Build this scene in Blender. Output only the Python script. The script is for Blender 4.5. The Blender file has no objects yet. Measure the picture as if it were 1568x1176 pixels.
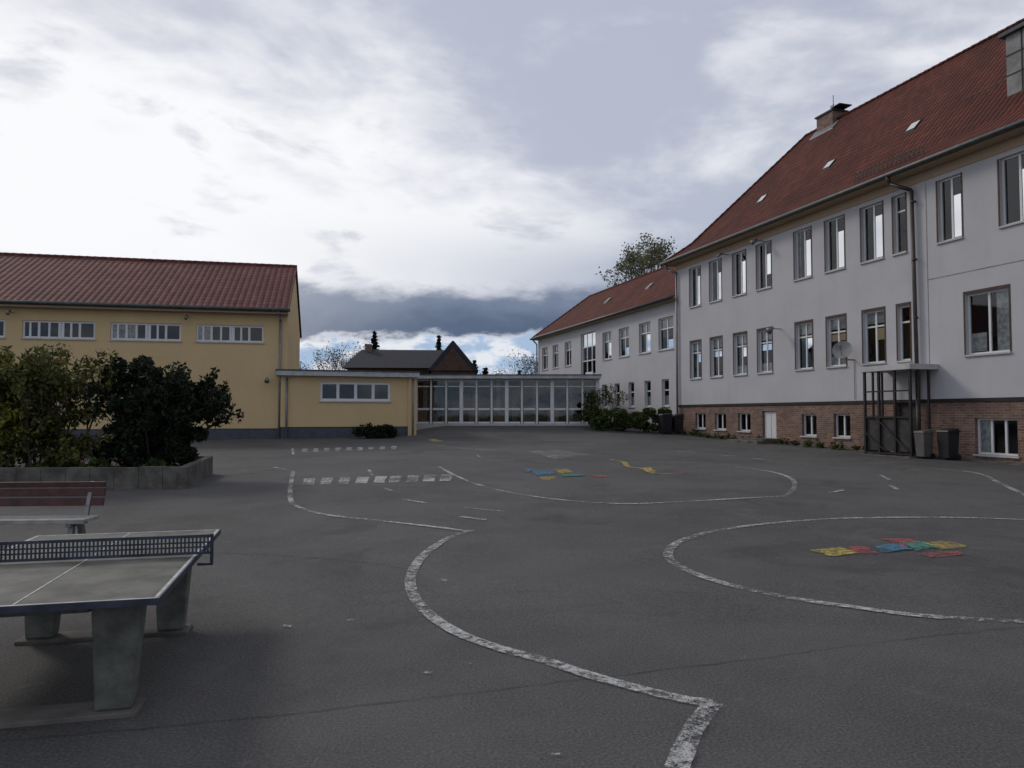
import bpy, math, random
import numpy as np
from mathutils import Vector, Matrix
random.seed(7); rng=np.random.default_rng(7)
sc=bpy.context.scene
sc.view_settings.view_transform='Standard'; sc.view_settings.look='None'
sc.view_settings.exposure=0; sc.view_settings.gamma=1

# ------------------------------------------------------------ camera
F=1150.0; CAMZ=1.75; PITCH=math.atan(46/1150)
cd=bpy.data.cameras.new("camera"); cam=bpy.data.objects.new("camera",cd)
sc.collection.objects.link(cam); sc.camera=cam
cam.location=(0,0,CAMZ); cam.rotation_euler=(math.pi/2+PITCH,0,0)
cd.lens=36*F/1568; cd.sensor_width=36; cd.clip_end=3000

# ------------------------------------------------------------ node helpers
class NT:
    def __init__(s,tree): s.t=tree; s.n=tree.nodes; s.l=tree.links
    def new(s,ty,**k):
        n=s.n.new(ty)
        for a,b in k.items(): setattr(n,a,b)
        return n
    def put(s,sock,v):
        if v is None: return
        if isinstance(v,bpy.types.NodeSocket): s.l.new(v,sock)
        else:
            if sock.type=='RGBA' and hasattr(v,'__len__') and len(v)==3: v=(*v,1)
            sock.default_value=v
    def m(s,op,a,b=None,c=None):
        n=s.new('ShaderNodeMath',operation=op); s.put(n.inputs[0],a)
        if b is not None: s.put(n.inputs[1],b)
        if c is not None: s.put(n.inputs[2],c)
        return n.outputs[0]
    def noise(s,vec,scale,detail=4,rough=.55,dist=0):
        n=s.new('ShaderNodeTexNoise'); s.put(n.inputs['Vector'],vec)
        n.inputs['Scale'].default_value=scale; n.inputs['Detail'].default_value=detail
        n.inputs['Roughness'].default_value=rough; n.inputs['Distortion'].default_value=dist
        return n.outputs['Fac']
    def sm(s,v,a,b,o0=0.0,o1=1.0):
        n=s.new('ShaderNodeMapRange',interpolation_type='SMOOTHSTEP')
        s.put(n.inputs['Value'],v)
        n.inputs['From Min'].default_value=a; n.inputs['From Max'].default_value=b
        n.inputs['To Min'].default_value=o0; n.inputs['To Max'].default_value=o1
        return n.outputs['Result']
    def mix(s,f,a,b,mode='MIX'):
        n=s.new('ShaderNodeMix',data_type='RGBA',blend_type=mode)
        s.put(n.inputs['Factor'],f)
        ins=[i for i in n.inputs if i.type=='RGBA']
        s.put(ins[0],a); s.put(ins[1],b)
        return [o for o in n.outputs if o.type=='RGBA'][0]
    def comb(s,x,y,z):
        n=s.new('ShaderNodeCombineXYZ'); s.put(n.inputs[0],x); s.put(n.inputs[1],y); s.put(n.inputs[2],z); return n.outputs[0]
    def sep(s,v):
        n=s.new('ShaderNodeSeparateXYZ'); s.put(n.inputs[0],v); return n.outputs
    def coord(s,k='Object'): return s.new('ShaderNodeTexCoord').outputs[k]
    def bump(s,h,st=.3,d=.02):
        n=s.new('ShaderNodeBump'); n.inputs['Strength'].default_value=st; n.inputs['Distance'].default_value=d
        s.put(n.inputs['Height'],h); return n.outputs[0]

def mat(name):
    m=bpy.data.materials.new(name); m.use_nodes=True
    t=NT(m.node_tree); b=m.node_tree.nodes['Principled BSDF']
    return m,t,b
def simple(name,col,rough=.7,metal=0,var=.25,scale=3.0,bump=0.0,bscale=60,spec=.4):
    m,t,b=mat(name); c=t.coord()
    n=t.noise(c,scale,4,.65)
    f=t.sm(n,.3,.7)
    lo=tuple(x*(1-var) for x in col); hi=tuple(min(1,x*(1+var*.6)) for x in col)
    t.put(b.inputs['Base Color'],t.mix(f,lo,hi))
    b.inputs['Roughness'].default_value=rough; b.inputs['Metallic'].default_value=metal
    b.inputs['Specular IOR Level'].default_value=spec
    if bump: t.put(b.inputs['Normal'],t.bump(t.noise(c,bscale,2),bump,.01))
    return m

def mat_asphalt():
    m,t,b=mat("asphalt"); c=t.coord()
    big=t.noise(c,.16,3,.6,.6); mid=t.noise(c,.9,5,.65,.4); fine=t.noise(c,55,2,.7)
    col=t.mix(t.sm(big,.35,.65),(.051,.0485,.047),(.082,.078,.075))
    col=t.mix(t.sm(mid,.35,.75,0,.55),col,(.104,.098,.092))
    col=t.mix(t.sm(fine,.45,.72,0,.5),col,(.17,.163,.15))
    col=t.mix(t.sm(fine,.28,.46,.6,0),col,(.024,.0235,.024))
    st=t.noise(c,.35,5,.7,1.2)
    col=t.mix(t.sm(st,.54,.68,0,.5),col,(.038,.037,.036))
    col=t.mix(t.sm(st,.32,.44,.35,0),col,(.125,.118,.108))
    st3=t.noise(c,4,5,.72)
    col=t.mix(t.sm(st3,.60,.70,0,.4),col,(.14,.135,.122))
    wc=t.new('ShaderNodeVectorMath',operation='ADD'); t.put(wc.inputs[0],c); t.put(wc.inputs[1],t.comb(mid,big,0))
    v=t.new('ShaderNodeTexVoronoi',feature='DISTANCE_TO_EDGE'); t.put(v.inputs['Vector'],wc.outputs[0]); v.inputs['Scale'].default_value=.22
    cr=t.m('MULTIPLY',t.sm(v.outputs['Distance'],0.0,.0016,1,0),t.sm(big,.5,.6))
    col=t.mix(t.m('MULTIPLY',cr,.4),col,(.025,.025,.025))
    o=t.sep(c)
    far=t.m('MAXIMUM',t.sm(o[1],62,62.5),t.m('MAXIMUM',t.sm(t.m('ABSOLUTE',o[0]),45,45.5),t.sm(o[1],-20,-20.5)))
    col=t.mix(far,col,t.mix(mid,(.04,.07,.02),(.09,.11,.04)))
    t.put(b.inputs['Base Color'],col); b.inputs['Roughness'].default_value=.88
    b.inputs['Specular IOR Level'].default_value=.3
    t.put(b.inputs['Normal'],t.bump(fine,.7,.010))
    return m
def mat_paint(name,col,wear=.5,soft=.14):
    m,t,b=mat(name); c=t.coord()
    n=t.noise(c,14,5,.78); n2=t.noise(c,1.1,1,.6); n3=t.noise(c,90,1,.6)
    f=t.m('ADD',t.m('ADD',t.m('MULTIPLY',n,.6),t.m('MULTIPLY',n2,.35)),t.m('MULTIPLY',n3,.30))
    k=t.sm(f,wear+.03,wear+.03+soft,0,.93)
    out=t.n['Material Output']; tr=t.new('ShaderNodeBsdfTransparent'); mx=t.new('ShaderNodeMixShader')
    t.put(b.inputs['Base Color'],t.mix(t.sm(n,.3,.7),tuple(x*.65 for x in col),col))
    b.inputs['Roughness'].default_value=.8
    t.l.new(k,mx.inputs[0]); t.l.new(tr.outputs[0],mx.inputs[1]); t.l.new(b.outputs[0],mx.inputs[2]); t.l.new(mx.outputs[0],out.inputs[0])
    return m
def mat_plaster(name,col,dirt=(.3,.29,.27),amt=.16):
    m,t,b=mat(name); c=t.coord(); o=t.sep(c)
    base=t.mix(t.sm(t.noise(c,.5,4,.6),.35,.65),tuple(x*.93 for x in col),col)
    streak=t.noise(t.comb(t.m('MULTIPLY',o[0],3.0),t.m('MULTIPLY',o[1],3.0),t.m('MULTIPLY',o[2],.25)),1.0,4,.65)
    base=t.mix(t.sm(streak,.5,.8,0,amt),base,dirt)
    grain=t.noise(c,38,2,.7)
    base=t.mix(t.sm(grain,.35,.65,.10,0),base,dirt)
    t.put(b.inputs['Base Color'],base); b.inputs['Roughness'].default_value=.9; b.inputs['Specular IOR Level'].default_value=.2
    return m
def mat_brick():
    m,t,b=mat("red_brick"); o=t.sep(t.coord())
    br=t.new('ShaderNodeTexBrick'); t.put(br.inputs['Vector'],t.comb(t.m('ADD',o[0],o[1]),o[2],0))
    br.inputs['Scale'].default_value=1; br.inputs['Brick Width'].default_value=.26; br.inputs['Row Height'].default_value=.083
    br.inputs['Mortar Size'].default_value=.008; br.inputs['Bias'].default_value=-.1
    br.inputs['Color1'].default_value=(.13,.064,.046,1); br.inputs['Color2'].default_value=(.25,.135,.09,1); br.inputs['Mortar'].default_value=(.25,.225,.20,1)
    n=t.noise(t.coord(),1.3,5,.65)
    col=t.mix(t.sm(n,.42,.7,0,.6),br.outputs['Color'],(.10,.065,.052))
    t.put(b.inputs['Base Color'],col); b.inputs['Roughness'].default_value=.85
    t.put(b.inputs['Normal'],t.bump(t.m('SUBTRACT',1.0,br.outputs['Fac']),.5,.01))
    return m
def mat_tiles(name,c1,c2,w=.24,r=.26,ax=0):
    m,t,b=mat(name); c=t.coord(); o=t.sep(c)
    br=t.new('ShaderNodeTexBrick',offset=0.0); t.put(br.inputs['Vector'],t.comb(o[ax],o[2],0))
    br.inputs['Scale'].default_value=1; br.inputs['Brick Width'].default_value=w; br.inputs['Row Height'].default_value=r
    br.inputs['Mortar Size'].default_value=.018; br.inputs['Mortar Smooth'].default_value=.6; br.inputs['Bias'].default_value=0
    br.inputs['Color1'].default_value=(*c1,1); br.inputs['Color2'].default_value=(*c2,1)
    br.inputs['Mortar'].default_value=(*(x*.3 for x in c1),1)
    col=t.mix(t.sm(t.noise(c,.5,5,.6),.38,.7,0,.55),br.outputs['Color'],tuple(x*.5 for x in c1))
    col=t.mix(t.sm(t.noise(c,5,3,.65),.56,.75,0,.4),col,(.07,.055,.045))
    t.put(b.inputs['Base Color'],col); b.inputs['Roughness'].default_value=.8; b.inputs['Specular IOR Level'].default_value=.15
    wv=t.m('ABSOLUTE',t.m('SINE',t.m('MULTIPLY',o[ax],math.pi/w)))
    st=t.m('FRACT',t.m('DIVIDE',o[2],r))
    t.put(b.inputs['Normal'],t.bump(t.m('SUBTRACT',wv,t.m('MULTIPLY',st,.6)),.9,.04))
    return m
def mat_glass(name="window_glass",refl=.05,tint=(.90,.93,.94),k=.55):
    m,t,b=mat(name); out=t.n['Material Output']
    lw=t.new('ShaderNodeLayerWeight'); lw.inputs[0].default_value=.33
    fac=t.m('ADD',t.m('MULTIPLY',lw.outputs['Fresnel'],k),refl)
    g=t.new('ShaderNodeBsdfGlossy'); g.inputs['Roughness'].default_value=.03; g.inputs['Color'].default_value=(.93,.95,.97,1)
    t.put(g.inputs['Normal'],t.bump(t.noise(t.coord(),1.2,1),.06,.03))
    tr=t.new('ShaderNodeBsdfTransparent'); tr.inputs[0].default_value=(*tint,1)
    mx=t.new('ShaderNodeMixShader'); t.l.new(fac,mx.inputs[0]); t.l.new(tr.outputs[0],mx.inputs[1]); t.l.new(g.outputs[0],mx.inputs[2])
    t.l.new(mx.outputs[0],out.inputs[0]); return m
def mat_leaf(name,dark,light,scale=1.6,accent=None):
    m,t,b=mat(name); c=t.coord()
    g=t.new('ShaderNodeNewGeometry'); r=g.outputs['Random Per Island']
    n=t.noise(c,scale,2,.6)
    f=t.sm(t.m('ADD',t.m('MULTIPLY',n,.7),t.m('MULTIPLY',r,.4)),.3,.8)
    col=t.mix(f,dark,light)
    if accent: col=t.mix(t.sm(r,.86,.9,0,.8),col,accent)
    t.put(b.inputs['Base Color'],col); b.inputs['Roughness'].default_value=.65; b.inputs['Specular IOR Level'].default_value=.2
    out=t.n['Material Output']; tl=t.new('ShaderNodeBsdfTranslucent'); t.put(tl.inputs[0],col)
    mx=t.new('ShaderNodeMixShader'); mx.inputs[0].default_value=.25
    t.l.new(b.outputs[0],mx.inputs[1]); t.l.new(tl.outputs[0],mx.inputs[2]); t.l.new(mx.outputs[0],out.inputs[0])
    return m

M={}
M['asphalt']=mat_asphalt()
M['white_paint']=mat_paint("white_road_paint",(.52,.52,.50),.51,.2)
M['yellow_paint']=mat_paint("yellow_road_paint",(.50,.38,.09),.46,.25)
M['red_paint']=mat_paint("red_road_paint",(.42,.085,.09),.46,.25)
M['blue_paint']=mat_paint("blue_road_paint",(.06,.19,.29),.46,.25)
M['green_paint']=mat_paint("green_road_paint",(.07,.28,.21),.46,.25)
M['white_wall']=mat_plaster("white_plaster",(.50,.49,.505),(.27,.26,.25),.16)
M['yellow_wall']=mat_plaster("yellow_plaster",(.63,.47,.25),(.40,.31,.2),.18)
M['peach']=mat_plaster("peach_plaster",(.42,.31,.215),(.35,.27,.2))
M['brick']=mat_brick()
M['tiles']=mat_tiles("red_roof_tiles",(.088,.026,.017),(.15,.040,.024))
M['tiles_end']=mat_tiles("red_roof_tiles_hip",(.088,.026,.017),(.15,.040,.024),ax=1)
M['gymtiles']=mat_tiles("dark_red_roof_tiles",(.11,.037,.036),(.175,.057,.05),w=.30,r=.21)
M['darkroof']=simple("dark_roofing",(.025,.025,.032),.8)
M['glass']=mat_glass(refl=.03,k=.5)
M['glass_dark']=mat_glass("corridor_glass",.04,(.86,.88,.88),.45)
M['mirror']=mat_glass("sky_mirror_glass",.78,(.4,.42,.44),.2)  # made-up strong mirror, so parts of the windows reflect bright sky
M['frame']=simple("white_window_frame",(.66,.66,.66),.4,var=.06)
M['interior']=simple("dark_interior",(.020,.019,.019),.9,var=.6,scale=.8)  # near-black colour stands in for the shade of unlit rooms
M['blind']=simple("white_blind",(.86,.86,.88),.8,var=.04)
M['curtain']=simple("net_curtain",(.32,.33,.32),.9,var=.4,scale=8)
M['sill']=simple("stone_sill",(.46,.455,.45),.7,var=.15)
M['plinth']=simple("blue_grey_plinth",(.070,.078,.10),.8,var=.2)
M['gutter']=simple("zinc_gutter",(.075,.083,.078),.5,.4,var=.3)
M['pipe']=simple("grey_downpipe",(.07,.06,.057),.5,.2,var=.3)
M['lightpipe']=simple("light_zinc_pipe",(.22,.22,.225),.5,.3,var=.2)
M['concrete']=simple("concrete",(.115,.108,.094),.9,var=.45,scale=2.5,bump=.4,bscale=50)
M['tabletop']=simple("terrazzo_table_top",(.115,.114,.098),.65,var=.4,scale=3,bump=.15,bscale=120,spec=.2)
M['tableleg']=simple("concrete_table_legs",(.118,.122,.106),.85,var=.45,scale=5,bump=.4,bscale=60)
M['tableline']=simple("white_table_line",(.45,.45,.43),.6,var=.35,scale=14)
M['bluesteel']=simple("galvanised_table_edge",(.052,.060,.085),.5,.4,var=.35,scale=6)
M['steel']=simple("galvanised_steel",(.20,.205,.21),.5,.6,var=.3,scale=8)
M['darkmetal']=simple("dark_metal",(.026,.021,.020),.6,.3,var=.3)
M['meshpanel']=simple("weathered_panel",(.045,.043,.042),.7,.1,var=.4,scale=5)
M['redwood']=simple("red_brown_slats",(.066,.023,.019),.55,var=.4,scale=6)
M['cream']=simple("cream_painted_metal",(.30,.29,.265),.6,var=.25,scale=8)
M['bark']=simple("bark",(.06,.05,.042),.9,var=.4,scale=8)
M['soil']=simple("soil",(.04,.03,.024),.95,var=.5,scale=6)
M['black']=simple("black_plastic",(.016,.016,.018),.5,var=.2)
M['binbeige']=simple("grey_beige_plastic",(.11,.10,.092),.6,var=.2)
M['panel']=simple("fibre_cement_panel",(.25,.248,.24),.8,var=.35,scale=1.5)
M['fascia']=simple("white_fascia",(.42,.425,.44),.6,var=.2)
M['greymetal']=simple("flat_roof_felt",(.11,.11,.12),.9,var=.2)
M['tar']=simple("tar_seam",(.036,.036,.037),.8,var=.3)
M['brownwall']=simple("brown_boarding",(.075,.045,.033),.8,var=.3)
M['leaf_dark']=mat_leaf("dark_evergreen_leaves",(.008,.013,.008),(.030,.042,.020))
M['leaf_yel']=mat_leaf("spring_shrub_leaves",(.034,.043,.014),(.165,.175,.045),.9,(.10,.05,.03))
M['leaf_gold']=mat_leaf("forsythia_leaves",(.08,.09,.02),(.27,.26,.04),1.2)
M['leaf_hedge']=mat_leaf("hedge_leaves",(.02,.035,.010),(.09,.12,.03))
M['leaf_birch']=mat_leaf("birch_leaves",(.10,.10,.065),(.23,.23,.13),.5)
M['needles']=mat_leaf("spruce_needles",(.008,.012,.010),(.022,.032,.020),.6)
M['leaf_far']=mat_leaf("distant_foliage",(.03,.035,.03),(.09,.09,.06),.25)

# ------------------------------------------------------------ mesh helpers
def empty(name,loc=(0,0,0),rotz=0):
    e=bpy.data.objects.new(name,None); e.location=loc; e.rotation_euler=(0,0,rotz); e.empty_display_size=.3
    sc.collection.objects.link(e); return e
def mkobj(name,v,f,m,parent=None,smooth=False):
    me=bpy.data.meshes.new(name); me.from_pydata([tuple(p) for p in v],[],[tuple(q) for q in f]); me.update()
    if smooth: me.polygons.foreach_set('use_smooth',[True]*len(me.polygons))
    me.materials.append(m); o=bpy.data.objects.new(name,me); sc.collection.objects.link(o)
    if parent: o.parent=parent
    return o
class MB:
    def __init__(s): s.v=[]; s.f=[]
    def quad(s,a,b,c,d):
        i=len(s.v); s.v+=[a,b,c,d]; s.f.append((i,i+1,i+2,i+3))
    def poly(s,pts):
        i=len(s.v); s.v+=list(pts); s.f.append(tuple(range(i,i+len(pts))))
    def hexa(s,p):
        i=len(s.v); s.v+=list(p)
        for q in ((0,3,2,1),(4,5,6,7),(0,1,5,4),(1,2,6,5),(2,3,7,6),(3,0,4,7)): s.f.append(tuple(i+k for k in q))
    def box(s,x0,x1,y0,y1,z0,z1):
        s.hexa([(x0,y0,z0),(x1,y0,z0),(x1,y1,z0),(x0,y1,z0),(x0,y0,z1),(x1,y0,z1),(x1,y1,z1),(x0,y1,z1)])
    def cyl(s,p0,p1,r0,r1=None,n=8,cap=True):
        r1=r0 if r1 is None else r1
        p0=Vector(p0); p1=Vector(p1); d=(p1-p0)
        if d.length<1e-6: return
        d.normalize(); a=d.orthogonal().normalized(); b=d.cross(a); i=len(s.v)
        for k in range(n):
            th=2*math.pi*k/n; w=a*math.cos(th)+b*math.sin(th)
            s.v.append(tuple(p0+w*r0)); s.v.append(tuple(p1+w*r1))
        for k in range(n):
            j=(k+1)%n; s.f.append((i+2*k,i+2*j,i+2*j+1,i+2*k+1))
        if cap:
            s.f.append(tuple(i+2*k for k in range(n))[::-1]); s.f.append(tuple(i+2*k+1 for k in range(n)))
    def tube(s,pts,r,n=8):
        for a,b in zip(pts[:-1],pts[1:]): s.cyl(a,b,r,n=n)
    def out(s,name,m,parent=None,smooth=False,bevel=0):
        if not s.v: return None
        o=mkobj(name,s.v,s.f,m,parent,smooth)
        if bevel:
            md=o.modifiers.new("bevel",'BEVEL'); md.width=bevel; md.segments=2; md.limit_method='ANGLE'
        return o

def wall(mb,x0,x1,z0,z1,ops,y=0.0,rev=.16):
    ops=[(max(a,x0),min(b,x1),max(c,z0),min(d,z1)) for a,b,c,d in ops if b>x0 and a<x1 and d>z0 and c<z1]
    xs=sorted({x0,x1,*[o[0] for o in ops],*[o[1] for o in ops]}); zs=sorted({z0,z1,*[o[2] for o in ops],*[o[3] for o in ops]})
    for i in range(len(xs)-1):
        for j in range(len(zs)-1):
            cx=(xs[i]+xs[i+1])/2; cz=(zs[j]+zs[j+1])/2
            if any(o[0]<cx<o[1] and o[2]<cz<o[3] for o in ops): continue
            mb.quad((xs[i],y,zs[j]),(xs[i],y,zs[j+1]),(xs[i+1],y,zs[j+1]),(xs[i+1],y,zs[j]))
    for a,b,c,d in ops:
        mb.quad((a,y,c),(a,y-rev,c),(a,y-rev,d),(a,y,d)); mb.quad((b,y,c),(b,y,d),(b,y-rev,d),(b,y-rev,c))
        mb.quad((a,y,d),(a,y-rev,d),(b,y-rev,d),(b,y,d)); mb.quad((a,y,c),(b,y,c),(b,y-rev,c),(a,y-rev,c))
class Win:
    def __init__(s): s.fr=MB(); s.gl=MB(); s.bl=MB(); s.cu=MB(); s.si=MB(); s.mi=MB()
    def add(s,x0,x1,z0,z1,y=0.0,mul=(),tr=(),fw=.06,rec=.12,blinds=(),curt=(),mirr=(),sill=True):
        ya,yb=y-rec-.06,y-rec
        s.fr.box(x0,x0+fw,ya,yb,z0,z1); s.fr.box(x1-fw,x1,ya,yb,z0,z1)
        s.fr.box(x0+fw,x1-fw,ya,yb,z0,z0+fw); s.fr.box(x0+fw,x1-fw,ya,yb,z1-fw,z1)
        cuts=[x0+fw]
        for k in mul:
            c=x0+(x1-x0)*k; s.fr.box(c-fw*.6,c+fw*.6,ya+.002,yb-.002,z0+fw,z1-fw); cuts+=[c-fw*.6,c+fw*.6]
        cuts.append(x1-fw)
        for k in tr:
            c=z0+(z1-z0)*k
            for a,b in zip(cuts[::2],cuts[1::2]): s.fr.box(a,b,ya+.004,yb-.004,c-fw*.5,c+fw*.5)
        s.gl.quad((x0+.01,y-rec-.03,z0+.01),(x0+.01,y-rec-.03,z1-.01),(x1-.01,y-rec-.03,z1-.01),(x1-.01,y-rec-.03,z0+.01))
        for (a,b,c,d),mb,off in [(q,s.bl,.05) for q in blinds]+[(q,s.cu,.05) for q in curt]+[(q,s.mi,.022) for q in mirr]:
            X0=x0+(x1-x0)*a; X1=x0+(x1-x0)*b; Z0=z0+(z1-z0)*c; Z1=z0+(z1-z0)*d; yy=y-rec-off
            mb.quad((X0,yy,Z0),(X0,yy,Z1),(X1,yy,Z1),(X1,yy,Z0))
        if sill: s.si.box(x0-.05,x1+.05,y-rec+.002,y+.06,z0-.06,z0-.003)
    def out(s,parent):
        s.fr.out("window_frames",M['frame'],parent); s.gl.out("window_glass",M['glass'],parent)
        s.bl.out("window_blinds",M['blind'],parent); s.cu.out("window_curtains",M['curtain'],parent); s.si.out("window_sills",M['sill'],parent)
        s.mi.out("added_mirror_panes",M['mirror'],parent)  # mirror panes added over the glass to brighten it with sky

# ------------------------------------------------------------ terrain
def S(a,b,x):
    t=min(1,max(0,(x-a)/(b-a))); return t*t*(3-2*t)
def gz(x,y):
    d=min(y,55)-8
    g=0 if d<=-3 else (.019*(d+3)**2/12 if d<3 else .019*d)
    return g+.42*S(36,43.2,y)*S(-7,-3.5,x)*(1-.55*S(4,9,x))
def axis(lo,hi,st,far):
    a=list(np.arange(lo,hi+1e-6,st)); s=st
    while a[-1]<far: s*=1.6; a.append(a[-1]+s)
    s=st; b=[lo]
    while b[-1]>-far: s*=1.6; b.append(b[-1]-s)
    return sorted(set(b+a))
xs=axis(-30,30,.5,1500); ys=axis(-4,60,.5,1500)
gv=[(x,y,gz(x,y)) for y in ys for x in xs]; nx=len(xs)
gf=[(j*nx+i,j*nx+i+1,(j+1)*nx+i+1,(j+1)*nx+i) for j in range(len(ys)-1) for i in range(nx-1)]
mkobj("ground",gv,gf,M['asphalt'],smooth=True)

# surveyed marking points: bearing/depression from the survey station -> position on the real terrain
def site(px,py):
    u=(px-784)/F; v=(588-py)/F
    d=(u,math.cos(PITCH)-v*math.sin(PITCH),math.sin(PITCH)+v*math.cos(PITCH))
    lo=.5; t=.5
    while t<120:
        if CAMZ+d[2]*t<gz(d[0]*t,d[1]*t): break
        lo=t; t+=.25
    hi=t
    for _ in range(25):
        m=(lo+hi)/2
        if CAMZ+d[2]*m<gz(d[0]*m,d[1]*m): hi=m
        else: lo=m
    return Vector((d[0]*hi,d[1]*hi))
def smooth_path(p,n=8):
    if len(p)<3: 
        return [p[0].lerp(p[1],k/6) for k in range(7)]
    q=[p[0]*2-p[1]]+p+[p[-1]*2-p[-2]]; out=[]
    for i in range(1,len(q)-2):
        for k in range(n):
            t=k/n; a,b,c,d=q[i-1],q[i],q[i+1],q[i+2]
            out.append(.5*((2*b)+(c-a)*t+(2*a-5*b+4*c-d)*t*t+(3*b-a-3*c+d)*t**3))
    out.append(p[-1]); return out
def ribbon(mb,path,w,z=.012,jit=.0):
    i0=len(mb.v)
    for i,p in enumerate(path):
        a=path[max(0,i-1)]; b=path[min(len(path)-1,i+1)]; d=(b-a)
        if d.length<1e-5: d=Vector((1,0))
        d.normalize(); n=Vector((-d.y,d.x)); ww=w/2*(1+random.uniform(-jit,jit))
        for s in (1,-1):
            q=p+n*ww*s; mb.v.append((q.x,q.y,gz(q.x,q.y)+z))
    for i in range(len(path)-1):
        k=i0+2*i; mb.f.append((k,k+1,k+3,k+2))
def line(mb,pts,w=.12,z=.012): ribbon(mb,smooth_path([site(*p) for p in pts]),w,z,.07)
def patch(mb,pts,z=.012,sub=5,amp=.035):
    c=[site(*p) for p in pts]; out=[]
    for i in range(len(c)):
        a=c[i]; b=c[(i+1)%len(c)]
        for k in range(sub):
            q=a.lerp(b,k/sub); q=q+Vector((random.uniform(-amp,amp),random.uniform(-amp,amp))); out.append((q.x,q.y,gz(q.x,q.y)+z))
    mb.poly(out)
L=MB()
line(L,[(722,813),(688,824),(650,850),(630,880),(632,910),(655,940),(700,970),(760,993),(830,1012),(900,1035),(980,1057),(1052,1074),(1092,1078)],.115)
line(L,[(1092,1079),(1062,1120),(1038,1176),(1020,1230)],.12,.016)
line(L,[(449,722),(445,745),(445,765),(455,776),(500,789),(580,798),(660,807),(722,815)],.10)
line(L,[(672,715),(700,730),(740,745),(800,758),(870,767),(960,772),(1060,768),(1150,763),(1205,760)],.10)
line(L,[(1206,759),(1217,745),(1212,734),(1190,725),(1150,718),(1100,711)],.11)
line(L,[(1600,798),(1500,794),(1400,793),(1280,795),(1180,802),(1100,813),(1045,828),(1023,848),(1040,868),(1100,892),(1200,915),(1300,930),(1420,945),(1600,955)],.115)
line(L,[(1390,719),(1450,720),(1500,726),(1530,740),(1590,768)],.12)
for a in ([(448,687),(449,697)],[(618,765),(652,771)],[(712,778),(772,784)],[(706,792),(744,797)],[(1348,728),(1362,735)],[(1361,743),(1374,750)],
          [(1270,755),(1292,751)],[(1152,702),(1182,706)],[(1212,709),(1246,713)],[(1283,717),(1320,721)],[(1095,697),(1130,699)],[(1030,691),(1065,693)],
          [(780,683),(815,685)],[(870,680),(912,681)],[(940,676),(985,677)],[(565,720),(570,728)],[(590,748),(600,753)],[(730,697),(735,700)],[(420,716),(449,722)],
          [(640,680),(690,684)],[(700,686),(760,690)]): line(L,a,.09)
for x in (473,500,527,555,582,605,632,657,683):
    y=738-(x-473)*.028; patch(L,[(x-10,y+5),(x+7,y+5),(x+10,y-5),(x-7,y-5)],amp=.02)
for i in range(9):
    x=466+17*i; y=690-i*.5; patch(L,[(x-4,y+2.5),(x+4,y+2.5),(x+5,y-2.5),(x-3,y-2.5)],amp=.02)
for (x,y) in ((535,951),(680,890),(1135,1009),(655,1032),(440,960),(715,1018),(150,858),(30,900),(852,1157)): patch(L,[(x-7,y+1.5),(x+6,y+2),(x+8,y-1),(x-4,y-2)],sub=3,amp=.008)
L.out("road_marking",M['white_paint'])
P=MB(); patch(P,[(808,692),(850,689),(905,697),(850,703)])
P.out("faded_paint_patch",mat_paint("faded_white_paint",(.36,.36,.34),.5,.25))
Yp=MB()
for q in ([(1243,843),(1285,839),(1318,848),(1272,853)],[(1412,831),(1450,829),(1487,837),(1440,843)],
          [(826,731),(850,729),(852,734),(830,736)],[(850,719),(872,719),(876,724),(856,725)],[(655,674),(665,672),(680,676),(668,678)]): patch(Yp,q)
line(Yp,[(935,704),(955,708),(962,715),(985,718),(1002,725),(1030,726)],.16); patch(Yp,[(985,717),(998,716),(1003,723),(990,724)],.017)
Yp.out("yellow_court_marking",M['yellow_paint'])
Rp=MB()
for q in ([(1295,839),(1318,837),(1348,848),(1322,850)],[(1350,826),(1392,826),(1412,832),(1372,833)],[(1405,848),(1462,845),(1480,850),(1425,855)],[(905,729),(925,728),(932,731),(912,732)],[(1372,835),(1390,833),(1400,838),(1380,839)],[(1038,723),(1050,723),(1048,726),(1040,726)]): patch(Rp,q,.014)
Rp.out("red_court_marking",M['red_paint'])
Bp=MB()
for q in ([(1336,838),(1372,834),(1400,842),(1352,848)],[(812,722),(845,719),(850,727),(822,729)],[(880,724),(895,726),(890,730),(870,729)],[(800,719),(812,718),(818,722),(806,724)]): patch(Bp,q,.018)
Bp.out("blue_court_marking",M['blue_paint'])
Gp=MB()
for q in ([(1386,833),(1412,831),(1436,841),(1402,845)],[(856,726),(880,728),(905,729),(860,731)]): patch(Gp,q,.022)
Gp.out("green_court_marking",M['green_paint'])
T=MB()
def wob(pts,w,amp=.05):
    p=smooth_path([site(*q) for q in pts],10)
    p=[q+Vector((random.uniform(-amp,amp),random.uniform(-amp,amp))) for q in p]; ribbon(T,p,w,.006,.5)
wob([(-60,1140),(200,1118),(440,1094),(700,1064),(900,1040),(1170,1008)],.006,.01)
wob([(1170,1008),(1300,990),(1450,972),(1620,955)],.005,.015)
wob([(320,846),(450,852),(560,862),(630,872)],.008,.02)
wob([(820,780),(900,800),(1020,812)],.008,.03)
T.out("asphalt_seam",M['tar'])

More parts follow.
